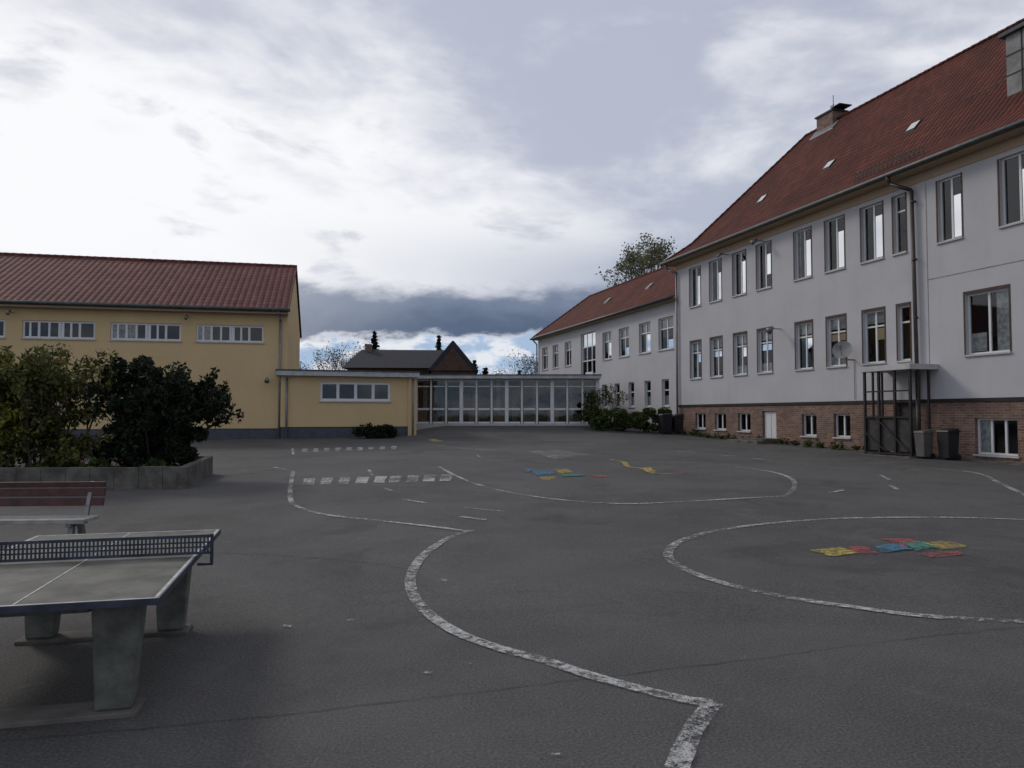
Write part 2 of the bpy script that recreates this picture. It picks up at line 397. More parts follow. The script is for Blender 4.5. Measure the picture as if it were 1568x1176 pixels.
# ------------------------------------------------------------ main school building
def rz(x,y): return math.atan2(y,x)
R0=(14.98,21.97,0); RA=rz(-.2936,.956)
B=empty("school_building",R0,RA)
def bl(s,o,z=0):
    return Vector((14.98-.2936*s-.956*o, 21.97+.956*s-.2936*o, z))
cols=[(5.25,6.30),(7.2,8.25),(9.1,10.15),(11.75,12.8),(13.65,14.7),(15.7,16.75),(17.65,18.7)]
up=[(-.55,.6),(1.95,2.85),(4.2,4.75)]+cols+[(-3.2,-2.1),(-5.4,-4.3),(-8,-6.9),(-10.5,-9.4)]
lo=[(.4,1.9),(4.1,4.65)]+cols+[(-3.2,-1.7),(-6,-4.5),(-9,-7.5)]
UZ=(7.42,9.5); LZ=(3.62,5.55)
opU=[(a,b,*UZ) for a,b in up]; opL=[(a,b,*LZ) for a,b in lo]
W=MB(); wall(W,-16,20.1,2.25,10.15,opU+opL)
W.quad((-16,0,2.25),(20.1,0,2.25),(20.1,-.1,2.25),(-16,-.1,2.25))
W.quad((20.1,0,2.25),(20.1,0,10.15),(20.1,-11,10.15),(20.1,-11,2.25)); W.quad((-16,0,2.25),(-16,-11,2.25),(-16,-11,10.15),(-16,0,10.15)); W.quad((-16,-11,0),(20.1,-11,0),(20.1,-11,10.15),(-16,-11,10.15))
W.out("plaster_walls",M['white_wall'],B)
cw=[(.27,1.7,.5,1.62),(7.1,8.0,.85,1.75),(9.0,9.9,.85,1.75),(13.5,14.5,.95,1.8),(15.5,16.5,.98,1.8),(17.35,18.35,1.0,1.8),(-3.5,-2.1,.5,1.62)]
door=(11.6,12.6,.62,1.88); pdoor=(3.9,4.85,.36,2.2)
Bk=MB(); wall(Bk,-16,20.06,-.5,2.25,cw+[door,pdoor],y=-.05,rev=.2)
Bk.quad((20.06,-.05,-.5),(20.06,-.05,2.25),(20.06,-11,2.25),(20.06,-11,-.5)); Bk.out("brick_base",M['brick'],B)
I=MB(); I.quad((-16,-1.1,-.3),(-16,-1.1,10),(20,-1.1,10),(20,-1.1,-.3)); I.quad((-16,-.3,6.2),(20,-.3,6.2),(20,-1.1,6.2),(-16,-1.1,6.2)); I.out("dark_room_backing",M['interior'],B)  # dark sheet as painted room shade behind the windows
w=Win()
for i,(a,b) in enumerate(up):
    if b-a<.7: w.add(a,b,*UZ,tr=(.72,))
    else:
        h=(.76,.70,.76,.78,.72,.76,.74,.76,.68,.76)[i%10]
        w.add(a,b,*UZ,mul=(.5,),mirr=[(.07,.46,.04 if i!=6 else .3,h)],curt=[(.8,.95,.04,.97)] if i in (5,8) else [])
for i,(a,b) in enumerate(lo):
    if b-a<.7: w.add(a,b,*LZ,tr=(.7,))
    elif b-a>1.2: w.add(a,b,*LZ,mul=(.5,),curt=[(.03,.36,.0,1),(.6,.97,.05,.35)])
    else: w.add(a,b,*LZ,mul=(.5,),tr=(.70,),curt=[(.0,1,.76,1)]+([(.04,.96,.03,.22)] if i in (3,5,6) else []),mirr=[(.08,.45,.52,.66),(.55,.92,.52,.66)] if i%2 else [(.08,.45,.44,.66)])
for a in cw: w.add(*a,y=-.05,mul=(.5,) if a[1]-a[0]<1.2 else (.33,.66),curt=[(.66,1,0,1)] if a[0]<1 else [])
w.out(B)
bd=MB()
for a,b in up: bd.box(a-.06,a-.003,-.1,.012,UZ[0],UZ[1]); bd.box(b+.003,b+.06,-.1,.012,UZ[0],UZ[1])
for a,b in lo: bd.box(a-.06,a-.003,-.1,.012,LZ[0],LZ[1]); bd.box(b+.003,b+.06,-.1,.012,LZ[0],LZ[1]); bd.box(a-.06,b+.06,-.1,.014,LZ[1]+.003,LZ[1]+.09)
bd.out("window_surrounds",M['brownwall'],B)
d=MB(); d.box(door[0]+.04,door[1]-.04,-.2,-.15,door[2],door[3]-.02); d.box(door[0]+.48,door[0]+.51,-.149,-.13,door[2]+.03,door[3]-.05); d.out("cellar_door",M['frame'],B)
d=MB(); d.box(3.94,4.81,-.22,-.17,.36,2.18); d.box(4.05,4.1,-.169,-.12,1.3,1.36); d.out("basement_door",M['meshpanel'],B)
st=MB(); st.box(11.3,13.1,-.049,.9,.2,.68); st.box(11.1,13.4,.9,1.3,.2,.6); st.out("door_step",M['concrete'],B,bevel=.015)
pb=MB(); pb.box(-16,20.1,.0025,.03,9.66,9.98); pb.out("peach_band",M['peach'],B)
bc=MB(); bc.box(-16,20.08,-.045,-.005,2.14,2.235); bc.out("brick_ledge",M['darkmetal'],B)
# roof
def hiproof(parent,x0,x1,y0,y1,ze,zk,kick,yr,xr,zr,xr0=None,mats=('tiles','tiles_end')):
    e=[(x0,y0,ze),(x1,y0,ze),(x1,y1,ze),(x0,y1,ze)]
    k=[(x0,y0-kick,zk),(x1-kick,y0-kick,zk),(x1-kick,y1+kick,zk),(x0,y1+kick,zk)]
    a=(x0,yr,zr); b=(xr,yr,zr)
    f=MB(); f.quad(e[0],e[1],k[1],k[0]); f.quad(k[0],k[1],b,a); f.quad(e[2],e[3],k[3],k[2]); f.quad(k[2],k[3],a,b)
    f.out("roof_slopes",M[mats[0]],parent)
    h=MB(); h.quad(e[1],e[2],k[2],k[1]); h.poly([k[1],k[2],b]); h.out("roof_hip",M[mats[1]],parent)
    s=MB(); s.box(x0,x1-.02,y1+.02,y0-.02,ze-.16,ze-.012); s.poly([(x0,y0,ze-.05),(x0,yr,zr-.05),(x0,y1,ze-.05)]); s.out("eaves_soffit",M['peach'],parent)
    r=MB(); 
    for p,q in ((k[1],b),(e[1],k[1]),(a,b),(k[2],b)):
        p=Vector(p); q=Vector(q); n=max(1,int((q-p).length/.38))
        for i in range(n): r.cyl(p.lerp(q,i/n),p.lerp(q,(i+1.06)/n),.08,.10,6)
    r.out("ridge_tiles",M[mats[0]],parent)
    g=MB(); g.cyl((x0,y0+.08,ze-.05),(x1+.08,y0+.08,ze-.05),.085,n=10); g.cyl((x1+.08,y0+.08,ze-.05),(x1+.08,y1,ze-.05),.085,n=10)
    g.out("gutter",M['gutter'],parent,smooth=True)
hiproof(B,-16,20.65,.55,-11.55,10.14,11.02,1.15,-5.5,16.1,16.4)
def slope_z(t): return 11.02+(t-.6)*(16.4-11.02)/4.9
# dormer
D=MB()
D.poly([(1.45,-1.45,11.9),(1.45,-1.45,13.9),(1.45,-3.3,14.05)]); D.quad((-3.5,-1.45,11.9),(1.45,-1.45,11.9),(1.45,-1.45,13.9),(-3.5,-1.45,13.9)); D.poly([(-3.5,-1.45,11.9),(-3.5,-1.45,13.9),(-3.5,-3.3,14.05)])
D.out("dormer_walls",M['panel'],B)
D=MB(); D.box(-3.7,1.6,-3.8,-1.3,13.91,14.03); D.out("dormer_roof",M['greymetal'],B)
D=MB()
for z in (12.6,13.25): D.box(-3.5,1.46,-1.449,-1.43,z,z+.03)
for x in (.9,-.1,-1.1): D.box(x,x+.03,-1.4485,-1.425,11.9,13.9)
D.out("dormer_panel_joints",M['darkmetal'],B)
# chimney
C=MB(); C.box(13.75,14.9,-6.0,-5.15,15.3,16.78); C.out("chimney_stack",M['brick'],B)
C=MB(); C.box(13.68,14.97,-6.07,-5.08,16.783,16.86); C.box(13.3,13.95,-5.95,-5.2,16.95,16.99); C.box(13.75,13.79,-5.9,-5.2,16.86,16.95); C.box(13.9,13.94,-5.9,-5.2,16.86,16.95); C.cyl((13.85,-5.3,16.8),(13.85,-5.3,17.6),.016); C.cyl((14.3,-5.6,16.8),(14.3,-5.6,17.3),.016)
C.box(14.15,14.45,-5.62,-5.59,17.28,17.3)
C.out("chimney_cap",M['darkmetal'],B)
C=MB(); px,tt=14.3,4.85
C.hexa([(px-.9,-tt,slope_z(tt)+.02),(px+.8,-tt,slope_z(tt)+.02),(px+.8,-tt-.4,slope_z(tt+.4)+.02),(px-.9,-tt-.4,slope_z(tt+.4)+.02)]+[(px-.9,-tt,slope_z(tt)+.07),(px+.8,-tt,slope_z(tt)+.07),(px+.8,-tt-.4,slope_z(tt+.4)+.07),(px-.9,-tt-.4,slope_z(tt+.4)+.07)])
C.out("chimney_flashing",M['steel'],B)
# skylights
K=MB(); KG=MB()
for s,t in ((5.6,1.9),(10.2,1.9),(14.6,1.6)):
    z0=slope_z(t)+.06; z1=slope_z(t+.38)+.06
    K.hexa([(s,-t,z0-.06),(s+.5,-t,z0-.06),(s+.5,-t-.38,z1-.06),(s,-t-.38,z1-.06),(s,-t,z0),(s+.5,-t,z0),(s+.5,-t-.38,z1),(s,-t-.38,z1)])
    KG.quad((s+.05,-t-.04,z0+.05),(s+.45,-t-.04,z0+.05),(s+.45,-t-.34,z1-.035),(s+.05,-t-.34,z1-.035))
K.out("skylight_frames",M['darkmetal'],B); KG.out("skylight_panes",M['frame'],B)
# snow guard
G=MB()
for s0,s1 in ((3.4,6.6),(-4,-1)):
    for k in range(3): G.cyl((s0,-.0-.03*k,10.72+.09*k),(s1,-.03*k,10.72+.09*k),.014,n=5)
    s=s0
    while s<s1+.01: G.cyl((s,0,10.55),(s,-.06,10.95),.014,n=4); s+=.2
G.out("snow_guard",M['darkmetal'],B)
G=MB()
z0=slope_z(2.0)+.22
G.cyl((.8,-2.0,z0),(3.6,-2.0,z0),.02,n=6)
for s in (.9,1.8,2.7,3.5): G.cyl((s,-2.0,z0-.25),(s,-2.0,z0),.015,n=5)
G.out("roof_rail",M['redwood'],B)
# pipes
p=MB(); p.tube([(4.35,.62,10.05),(4.35,.5,9.8),(3.8,.12,9.45),(3.72,.12,2.3),(3.72,.1,.3)],.065)
for z in (9.0,7,5,3.2): p.cyl((3.73,.12,z),(3.73,.12,z+.06),.085)
p.out("downpipe",M['pipe'],B,smooth=True)
p=MB(); p.tube([(20.4,.6,10.05),(20.3,.4,9.7),(19.95,.1,9.5),(19.95,.1,.6)],.06)
p.out("corner_downpipe",M['lightpipe'],B,smooth=True)
j=MB(); j.box(3.3,3.33,.001,.006,2.25,9.6); j.box(-16,3.3,.001,.006,6.25,6.28); j.out("plaster_joints",M['panel'],B)
j=MB(); j.tube([(6.75,.03,3.8),(6.75,.03,2.3)],.012,5); j.out("wall_cables",M['panel'],B)
# satellite dish
sd=empty("satellite_dish",bl(6.75,.55,4.15),0); mbx=MB()
n=20; rings=5; nrm=Vector((-.55,-.75,.35)).normalized(); a=nrm.orthogonal().normalized(); b2=nrm.cross(a)
vv=[];ff=[]
for r in range(rings+1):
    rr=.36*r/rings
    for k in range(n):
        th=2*math.pi*k/n; q=(a*math.cos(th)+b2*math.sin(th))*rr+nrm*(.5*rr*rr); vv.append(q)
for r in range(rings):
    for k in range(n): ff.append((r*n+k,r*n+(k+1)%n,(r+1)*n+(k+1)%n,(r+1)*n+k))
mkobj("dish",vv,ff,M['panel'],sd,True)
mbx.tube([(0,0,-.05),(.15,.05,-.35),(.55,.17,-.35)],.025,6); mbx.tube([tuple(nrm*.02+Vector((0,0,-.33))),tuple(nrm*.42)],.012,5); mbx.cyl(tuple(nrm*.40),tuple(nrm*.48),.035)
mbx.out("arm",M['steel'],sd)
# wall lamps
def lamp(pos,sz=.16,out=(-.956,-.2936)):
    e=empty("wall_lamp",pos); m=MB(); o=Vector((out[0],out[1],0))
    m.tube([tuple(-o*.4),(0,0,0)],.02,6); m.cyl((0,0,.05),tuple(o*.25+Vector((0,0,-.12))),.05,sz*.8,12); m.out("lamp_body",M['steel'],e,True)
lamp(bl(11.1,.4,5.45),.2); lamp(bl(12.2,.4,9.55),.14); lamp(bl(15.0,.4,9.5),.08)
# porch
Pz=empty("porch_canopy",R0,RA)
q=MB(); q.box(2.95,5.15,.004,1.2,3.22,3.40); q.out("canopy_slab",M['sill'],Pz,bevel=.01)
q=MB()
for x in (3.05,3.7,4.4,5.05): q.box(x-.04,x+.04,1.07,1.14,.25,3.215)
for y in (.35,.75): q.box(5.02,5.08,y-.03,y+.03,.25,3.215)
for y in (.35,.75): q.box(3.02,3.08,y-.03,y+.03,.25,3.215)
q.box(3.095,5.005,1.085,1.135,2.5,2.55); q.box(3.095,5.005,1.085,1.135,1.62,1.67); q.box(3.095,5.005,1.085,1.135,.40,.45)
q.out("porch_bars",M['darkmetal'],Pz)
q=MB(); q.box(3.08,5.02,1.04,1.065,.5,1.62); q.box(5.0,5.03,.1,1.03,.4,1.62); q.out("lower_panel",M['meshpanel'],Pz)
q=MB(); q.cyl((3.1,1.16,.5),(4.5,1.16,1.62),.025); q.cyl((4.1,1.16,.5),(5.0,1.16,1.1),.02); q.out("panel_braces",M['darkmetal'],Pz)
q=MB(); q.box(2.95,5.2,-.04,1.3,.0,.36); q.out("porch_base",M['concrete'],Pz)
# bins
def bin_(loc,wd,h,m,name="waste_bin",rot=RA):
    g=gz(loc.x,loc.y); e=empty(name,(loc.x,loc.y,g),rot); q=MB(); a=wd/2
    q.hexa([(-a*.82,-a*.82,.06),(a*.82,-a*.82,.06),(a*.82,a*.82,.06),(-a*.82,a*.82,.06),(-a,-a,h-.12),(a,-a,h-.12),(a,a,h-.12),(-a,a,h-.12)]); q.out("body",m,e,bevel=.02)
    q=MB(); q.hexa([(-a*1.06,-a*1.06,h-.118),(a*1.06,-a*1.06,h-.118),(a*1.06,a*1.1,h-.118),(-a*1.06,a*1.1,h-.118),(-a*.9,-a*.9,h),(a*.9,-a*.9,h),(a*.9,a,h-.06),(-a*.9,a,h-.06)]); q.cyl((-a,-a*1.12,h-.1),(a,-a*1.12,h-.1),.025); q.out("lid",m,e,bevel=.01)
    q=MB(); q.cyl((-a,-a*.8,.09),(-a*.8,-a*.8,.09),.09,n=12); q.cyl((a*.8,-a*.8,.09),(a,-a*.8,.09),.09,n=12); q.out("wheels",M['black'],e)
bin_(bl(2.75,.9),.40,.95,M['binbeige']); bin_(bl(2.1,.6),.46,1.0,M['black'])
bin_(Vector((8.05,39.6)),.6,1.1,M['black']); bin_(Vector((8.75,39.9)),.55,1.05,M['black'])
rl=MB()
for i in range(40):
    s=-6+i*.7; rl.hexa([(s,.0,0.0),(s+.68,.0,0.0),(s+.68,.35,0.0),(s,.35,0.0),(s,.0,gz(*bl(s,0).xy)+.05),(s+.68,.0,gz(*bl(s,0).xy)+.05),(s+.68,.35,gz(*bl(s,0).xy)+.045),(s,.35,gz(*bl(s,0).xy)+.045)])
rl.out("splash_kerb",M['concrete'],B)

# ------------------------------------------------------------ school wing
Wg=empty("school_wing",R0,RA); yw=-.25
upw=[(20.95,22.7),(23.7,25.2),(26.6,28.1),(29.25,30.7),(36.5,37.9),(39.3,40.6),(41.8,43.2)]
ops=[(a,b,5.45,7.3) for a,b in upw]+[(31.9,34.6,3.6,7.6)]
low=[(21.5,22.35),(23.7,24.5),(25.9,26.7),(28.0,28.8),(30.0,30.8)]
ops+=[(a,b,2.2,3.75) for a,b in low]
W=MB(); wall(W,20.12,44.2,-.3,8.1,ops,y=yw); W.quad((44.2,yw,0),(44.2,yw,8.1),(44.2,-7.4,8.1),(44.2,-7.4,0)); W.quad((20.12,-7.4,0),(44.2,-7.4,0),(44.2,-7.4,8.1),(20.12,-7.4,8.1)); W.out("plaster_walls",M['white_wall'],Wg)
I=MB(); I.quad((20.2,-1.3,.3),(20.2,-1.3,8),(44,-1.3,8),(44,-1.3,.3)); I.out("dark_room_backing",M['interior'],Wg)
w=Win()
for i,(a,b) in enumerate(upw): w.add(a,b,5.45,7.3,y=yw,mul=(.5,),tr=(.66,),fw=.075,mirr=[(.05,.47,.05,.6)] if i%2 else [(.05,.47,.05,.3)],curt=[(.0,1,.70,1)] )
w.add(31.9,34.6,3.6,7.6,y=yw,mul=(.33,.66),tr=(.25,.5,.75),fw=.08,blinds=[(0,.66,0,.25)],mirr=[(.03,.97,.52,.98)])
for a,b in low: w.add(a,b,2.2,3.75,y=yw,tr=(.6,),fw=.07,curt=[(0,1,.0,.4)])
w.out(Wg)
hiproof(Wg,20.12,44.6,.2,-7.85,8.25,8.85,.7,-3.8,41.2,11.6)
p=MB(); p.tube([(44.3,.2,8.1),(44.1,-.1,7.7),(44.1,-.1,1)],.06); p.out("downpipe",M['lightpipe'],Wg)
K=MB(); 
for s,t,z in ((26.5,1.6,0),(33,1.6,0)):
    zz=8.85+(t-.5)*(11.6-8.85)/3.3; K.hexa([(s,-t,zz),(s+.5,-t,zz),(s+.5,-t-.4,zz+.36),(s,-t-.4,zz+.36),(s,-t,zz+.08),(s+.5,-t,zz+.08),(s+.5,-t-.4,zz+.44),(s,-t-.4,zz+.44)])
K.out("skylights",M['steel'],Wg)
q=MB(); q.box(32.3,33.6,-.249,-.2,4.35,4.75); q.out("sign_board",M['frame'],Wg)

# ------------------------------------------------------------ sports hall
gc,gs=math.cos(math.radians(13)),math.sin(math.radians(13))
GA=rz(-gc,-gs); G0=(-11.1,37.0,0); Gy=empty("sports_hall",G0,GA)
grp=[(1.12,4.22),(4.90,8.0),(8.65,11.7),(12.4,15.5),(16.2,19.3),(20.0,23.1)]
ops=[(a,b,5.25,6.07) for a,b in grp]
W=MB(); wall(W,0,25,1.05,6.88,ops); W.quad((0,0,1.05),(0,-12,1.05),(0,-12,6.88),(0,0,6.88)); W.poly([(0,0,6.88),(0,-12,6.88),(0,-6,10.0)])
W.quad((25,0,0),(25,0,6.88),(25,-12,6.88),(25,-12,0)); W.quad((0,-12,0),(25,-12,0),(25,-12,6.88),(0,-12,6.88)); W.out("plaster_walls",M['yellow_wall'],Gy)
W=MB(); W.box(.02,25,-12,-.03,-.3,1.048); W.out("plinth",M['plinth'],Gy)
I=MB(); I.quad((0.1,-1.5,4),(0.1,-1.5,6.85),(24.9,-1.5,6.85),(24.9,-1.5,4)); I.out("dark_room_backing",M['interior'],Gy)
w=Win()
for gi,(a,b) in enumerate(grp):
    w.add(a,b,5.25,6.07,mul=(.22,.5,.78),tr=(),fw=.085,rec=.07,blinds=([(.44,.50,0,1)] if gi!=1 else [(.44,.5,0,1),(.78,.9,0,.6)]),curt=[(.62,1,.0,1)] if gi==1 else ([(.78,1,0,1)] if gi==0 else []))
w.out(Gy)
q=MB()
for a,b in grp:
    for k in (.34,.64,.90): c=a+(b-a)*k; q.box(c-.045,c+.045,-.128,-.075,5.337,5.983)
q.out("window_mullions",M['frame'],Gy)
r=MB()
def slab(mb,a,b,c,d,th):
    mb.hexa([tuple(Vector(p)-Vector((0,0,th))) for p in (a,b,c,d)]+[a,b,c,d])
RH=10.22
slab(r,(-.1,.5,6.86),(25.4,.5,6.86),(25.4,-6,RH),(-.1,-6,RH),.12); slab(r,(-.1,-6.001,RH),(25.4,-6.001,RH),(25.4,-12.5,6.86),(-.1,-12.5,6.86),.12)
r.out("tiled_roof",M['gymtiles'],Gy)
r=MB()
n=65
for i in range(n): x=-.1+25.5*i/n; r.cyl((x,-6,RH),(x+25.5/n*1.06,-6,RH),.09,.11,6)
r.out("ridge_tiles",M['gymtiles'],Gy)
g=MB(); g.cyl((-.15,.58,6.81),(25.4,.58,6.81),.085,n=10); g.out("gutter",M['gutter'],Gy,True)
g=MB(); g.box(-.05,25.3,.003,.48,6.63,6.73); g.out("eaves_soffit",M['peach'],Gy)
g=MB(); g.tube([(.4,.6,6.73),(.33,.4,6.53),(.33,.08,6.33),(.33,.08,.5)],.055); g.out("downpipe",M['lightpipe'],Gy,True)
def gl(a,o,z): return Vector((-11.1-gc*a+gs*o,37.0-gs*a-gc*o,z))
lamp(gl(.9,.3,3.45),.15,(gs,-gc)); lamp(gl(4.6,.3,6.4),.10,(gs,-gc)); lamp(gl(12.1,.3,6.4),.10,(gs,-gc))

# ------------------------------------------------------------ annex
An=empty("flat_roof_annex",(-4.95,38.75,0),rz(-.947,-.32))
ops=[(1.32,4.82,2.4,3.36)]
W=MB(); wall(W,.42,6.68,1.12,3.62,ops); W.quad((6.68,0,1.12),(6.68,0,3.62),(6.68,-4,3.62),(6.68,-4,1.12)); W.out("plaster_walls",M['yellow_wall'],An)
W=MB(); W.box(0,.42,-4,.12,.4,3.62); W.out("corner_pier",M['yellow_wall'],An)
W=MB(); W.box(.422,6.66,-4,-.03,-.3,1.118); W.out("plinth",M['plinth'],An)
I=MB(); I.quad((.45,-1,1.2),(.45,-1,3.6),(6.6,-1,3.6),(6.6,-1,1.2)); I.out("dark_annex_backing",M['interior'],An)
w=Win(); w.add(1.32,4.82,2.4,3.36,mul=(.25,.5,.75),fw=.12,rec=.06,curt=[(0,1,0,.1)]); 
w.out(An)
W=MB(); W.box(-.1,6.9,-6.5,.35,3.63,3.86); W.out("roof_fascia",M['fascia'],An)
W=MB(); W.box(-.13,6.93,-6.5,.38,3.863,3.93); W.out("roof_trim",M['gutter'],An)
W=MB(); W.tube([(.2,.3,3.65),(.2,.19,3.45),(.2,.19,.5)],.05); W.tube([(6.4,.3,3.65),(6.4,.07,3.45),(6.4,.07,.5)],.05); W.out("downpipes",M['lightpipe'],An,True)

# ------------------------------------------------------------ glazed corridor
Co=empty("glazed_corridor",(4.9,43,0),math.pi)
fr=MB(); gls=MB()
nb=12; posts=[i*10.4/nb for i in range(nb+1)]+[11.4]
for i,x in enumerate(posts):
    t=.10 if i%3==0 else .05
    fr.box(x-t,x+t,-.08,.06 if i%3==0 else .02,1.2,3.74)
for i,(a,b) in enumerate(zip(posts[:-1],posts[1:])):
    ta=.102
    for z,h in ((1.21,.10),(1.98,.11),(3.3,.06),(3.66,.07)): fr.box(a+ta,b-ta,-.06,-.01,z,z+h)
fr.out("glazing_bars",M['frame'],Co)
gls.quad((0,-.04,1.2),(0,-.04,3.74),(11.4,-.04,3.74),(11.4,-.04,1.2)); gls.out("glass_panes",M['glass_dark'],Co)
q=MB(); q.box(-.1,11.6,-.15,.05,.5,1.2); q.out("sill_wall",M['sill'],Co)
q=MB(); q.box(-.15,12.2,-8.5,.55,3.76,3.94); q.out("roof_fascia",M['fascia'],Co)
q=MB(); q.box(-.18,12.2,-8.5,.58,3.943,4.0); q.out("roof_trim",M['gutter'],Co)
q=MB(); q.box(0,11.6,-4.6,-4.5,1.1,3.75); q.box(0,11.6,-4.5,-.16,.9,1.1)
q.box(-.1,-.05,-8.5,-.08,.9,3.75); q.out("interior_walls",M['brownwall'],Co)
q=MB()
for i in range(9): q.box(.8+i*1.25,1.15+i*1.25,-4.49,-4.45,1.1,3.2)
for i in range(5): q.box(1.2+i*2.2,1.45+i*2.2,-2.5,-2.3,1.1,3.75)
q.out("interior_doors",M['curtain'],Co)
q=MB(); 
for i in range(14): q.box(.3+i*.8,.65+i*.8,-3.2,-3.15,2.6+(i%3)*.12,3.0+(i%3)*.12)
for i in range(7): q.box(.6+i*1.55,1.25+i*1.55,-1.6,-1.2,1.1,1.75+(i*37%5)*.12)
q.out("interior_furniture",M['brick'],Co)

# ------------------------------------------------------------ background house
H=empty("background_house",(-9.8,72,0),math.radians(4))
q=MB(); q.box(-5.2,5.0,-4,4,0,6.0); q.out("house_walls",M['brownwall'],H)
q=MB(); q.hexa([(-5.8,-4.6,5.9),(5.6,-4.6,5.9),(5.6,4.6,5.9),(-5.8,4.6,5.9),(-4.6,-.1,7.9),(3.5,-.1,7.9),(3.5,.1,7.9),(-4.6,.1,7.9)]); 
q.hexa([(2.0,-7.5,5.5),(6.4,-7.5,5.5),(6.4,3,5.5),(2.0,3,5.5),(4.1,-7.4,8.1),(4.25,-7.4,8.1),(4.25,2,8.1),(4.1,2,8.1)])
q.out("house_roof",M['darkroof'],H)
q=MB(); q.box(2.3,6.1,-7.3,-3,0,5.48); q.poly([(2.5,-7.52,5.5),(5.9,-7.52,5.5),(4.17,-7.52,7.5)]); q.out("house_gable",M['brownwall'],H)
q=MB(); q.box(-4.2,-3.6,-.6,0,6.5,8.4); q.out("house_chimney",M['brick'],H)

# ------------------------------------------------------------ foliage tools
def leaves(name,pts,size,m,parent=None,aspect=1.6,up=.0,droop=0):
    pts=np.asarray(pts); n=len(pts)
    d=rng.normal(size=(n,3)); d[:,2]+=up; d/=np.linalg.norm(d,axis=1)[:,None]
    e=rng.normal(size=(n,3)); e-=d*(e*d).sum(1)[:,None]; e/=np.linalg.norm(e,axis=1)[:,None]
    s=size*rng.uniform(.6,1.4,size=(n,1)); a=d*s*aspect*.5; b=e*s*.5
    v=np.stack([pts-a,pts+b-a*.1,pts+a,pts-b-a*.1],1).reshape(-1,3)
    me=bpy.data.meshes.new(name); me.vertices.add(4*n); me.vertices.foreach_set('co',v.ravel())
    me.loops.add(4*n); me.loops.foreach_set('vertex_index',np.arange(4*n)); me.polygons.add(n)
    me.polygons.foreach_set('loop_start',np.arange(0,4*n,4)); me.polygons.foreach_set('loop_total',np.full(n,4))
    me.update(calc_edges=True); me.materials.append(m)
    o=bpy.data.objects.new(name,me); sc.collection.objects.link(o)
    if parent: o.parent=parent
    return o
def blob(c,r,n,shell=.35):
    d=rng.normal(size=(n,3)); d/=np.linalg.norm(d,axis=1)[:,None]
    rad=1-np.abs(rng.normal(0,shell,size=(n,1))); rad=np.clip(rad,.05,1.1)
    return np.asarray(c)+d*rad*np.asarray(r)
def bushpts(c,r,k,n,sub=.35,seed=0):
    out=[]
    for i in range(k):
        d=rng.normal(size=3); d/=np.linalg.norm(d); rr=rng.uniform(.35,.95)
        cc=np.asarray(c)+d*rr*np.asarray(r)*(1+rng.normal()*.06); q=sub*rng.uniform(.6,1.3)
        out.append(blob(cc,(q,q,q*rng.uniform(.7,1.3)),n//k,.4))
    return np.concatenate(out)
def branch(mb,p,d,L,r,lv,tips,spread=.5,upb=.15,n=5):
    p=Vector(p); d=Vector(d).normalized(); segs=3
    for i in range(segs):
        q=p+d*(L/segs); r2=r*.86; mb.cyl(p,q,r,r2,n,cap=False); p=q; r=r2
        d=(d+Vector((random.gauss(0,.10),random.gauss(0,.10),random.gauss(0,.06)+upb*.3))).normalized()
        if lv>0 and i>0:
            for _ in range(2):
                nd=(d+Vector((random.gauss(0,spread),random.gauss(0,spread),random.gauss(0,spread*.5)+upb))).normalized()
                branch(mb,p,nd,L*random.uniform(.55,.75),r*.6,lv-1,tips,spread,upb,max(3,n-1))
    tips.append(tuple(p))

# ------------------------------------------------------------ planter bed with shrubs
A_=Vector((-6.93,16.06)); B_=Vector((-7.66,19.3)); C_=Vector((-22,23.5)); D_=Vector((-22,15.3))
Pl=empty("concrete_planter")
q=MB()
def wseg(a,b,th=.18,h=.47):
    n=max(1,int((b-a).length/.5)); u=(b-a).normalized(); nn=Vector((-u.y,u.x))*th
    for i in range(n):
        p=a.lerp(b,i/n)+u*.003; r=a.lerp(b,(i+1)/n)-u*.003; g=gz(p.x,p.y); hh=h+random.uniform(-.01,.01)
        pts=[p,r,r-nn,p-nn]; q.hexa([(k.x,k.y,g-.1) for k in pts]+[(k.x,k.y,g+hh) for k in pts])
wseg(D_,A_,-.18); wseg(A_,B_,-.18); wseg(B_,C_,-.18)
q.out("planter_wall",M['concrete'],Pl,bevel=.008)
q=MB(); q.poly([(p.x,p.y,.40+gz(p.x,p.y)*.6) for p in (A_+Vector((-.1,.1)),B_+Vector((-.1,-.1)),C_,D_)]); q.out("planter_soil",M['soil'],Pl)

e=empty("evergreen_shrub",(0,0,0)); mb=MB(); tips=[]
for k in range(9):
    th=k*.8; branch(mb,(-8.5+.25*math.cos(th),17.9+.25*math.sin(th),.45),(math.cos(th)*.6,math.sin(th)*.4,1),1.2,.045,2,tips,.55,.15)
mb.out("shrub_branches",M['bark'],e)
pts=[bushpts((-8.5,17.9,1.9),(1.1,.95,1.05),54,12000,.27), bushpts((-8.8,17.8,1.1),(1.15,.9,.7),28,7000,.28), bushpts((-7.75,17.8,2.2),(.62,.6,.45),16,2600,.19), bushpts((-8.9,17.9,2.7),(.85,.7,.35),18,2600,.18), bushpts((-7.85,17.7,1.2),(.45,.5,.6),12,2200,.2), bushpts((-7.45,17.7,1.85),(.2,.3,.2),7,400,.12), bushpts((-8.0,17.8,.8),(.5,.5,.35),10,1600,.2)]
for t in tips: pts.append(blob(t,(.12,.12,.2),35,.5))
leaves("shrub_leaves",np.concatenate(pts),.065,M['leaf_dark'],e,1.9)
e=empty("spring_shrub",(0,0,0)); mb=MB(); tips=[]
for k in range(18):
    th=k*.9; branch(mb,(-11.3+random.uniform(-1.3,1.4),17.2+random.uniform(-.5,.6),.45),(math.cos(th)*.3,math.sin(th)*.3,1),1.3,.03,2,tips,.4,.3)
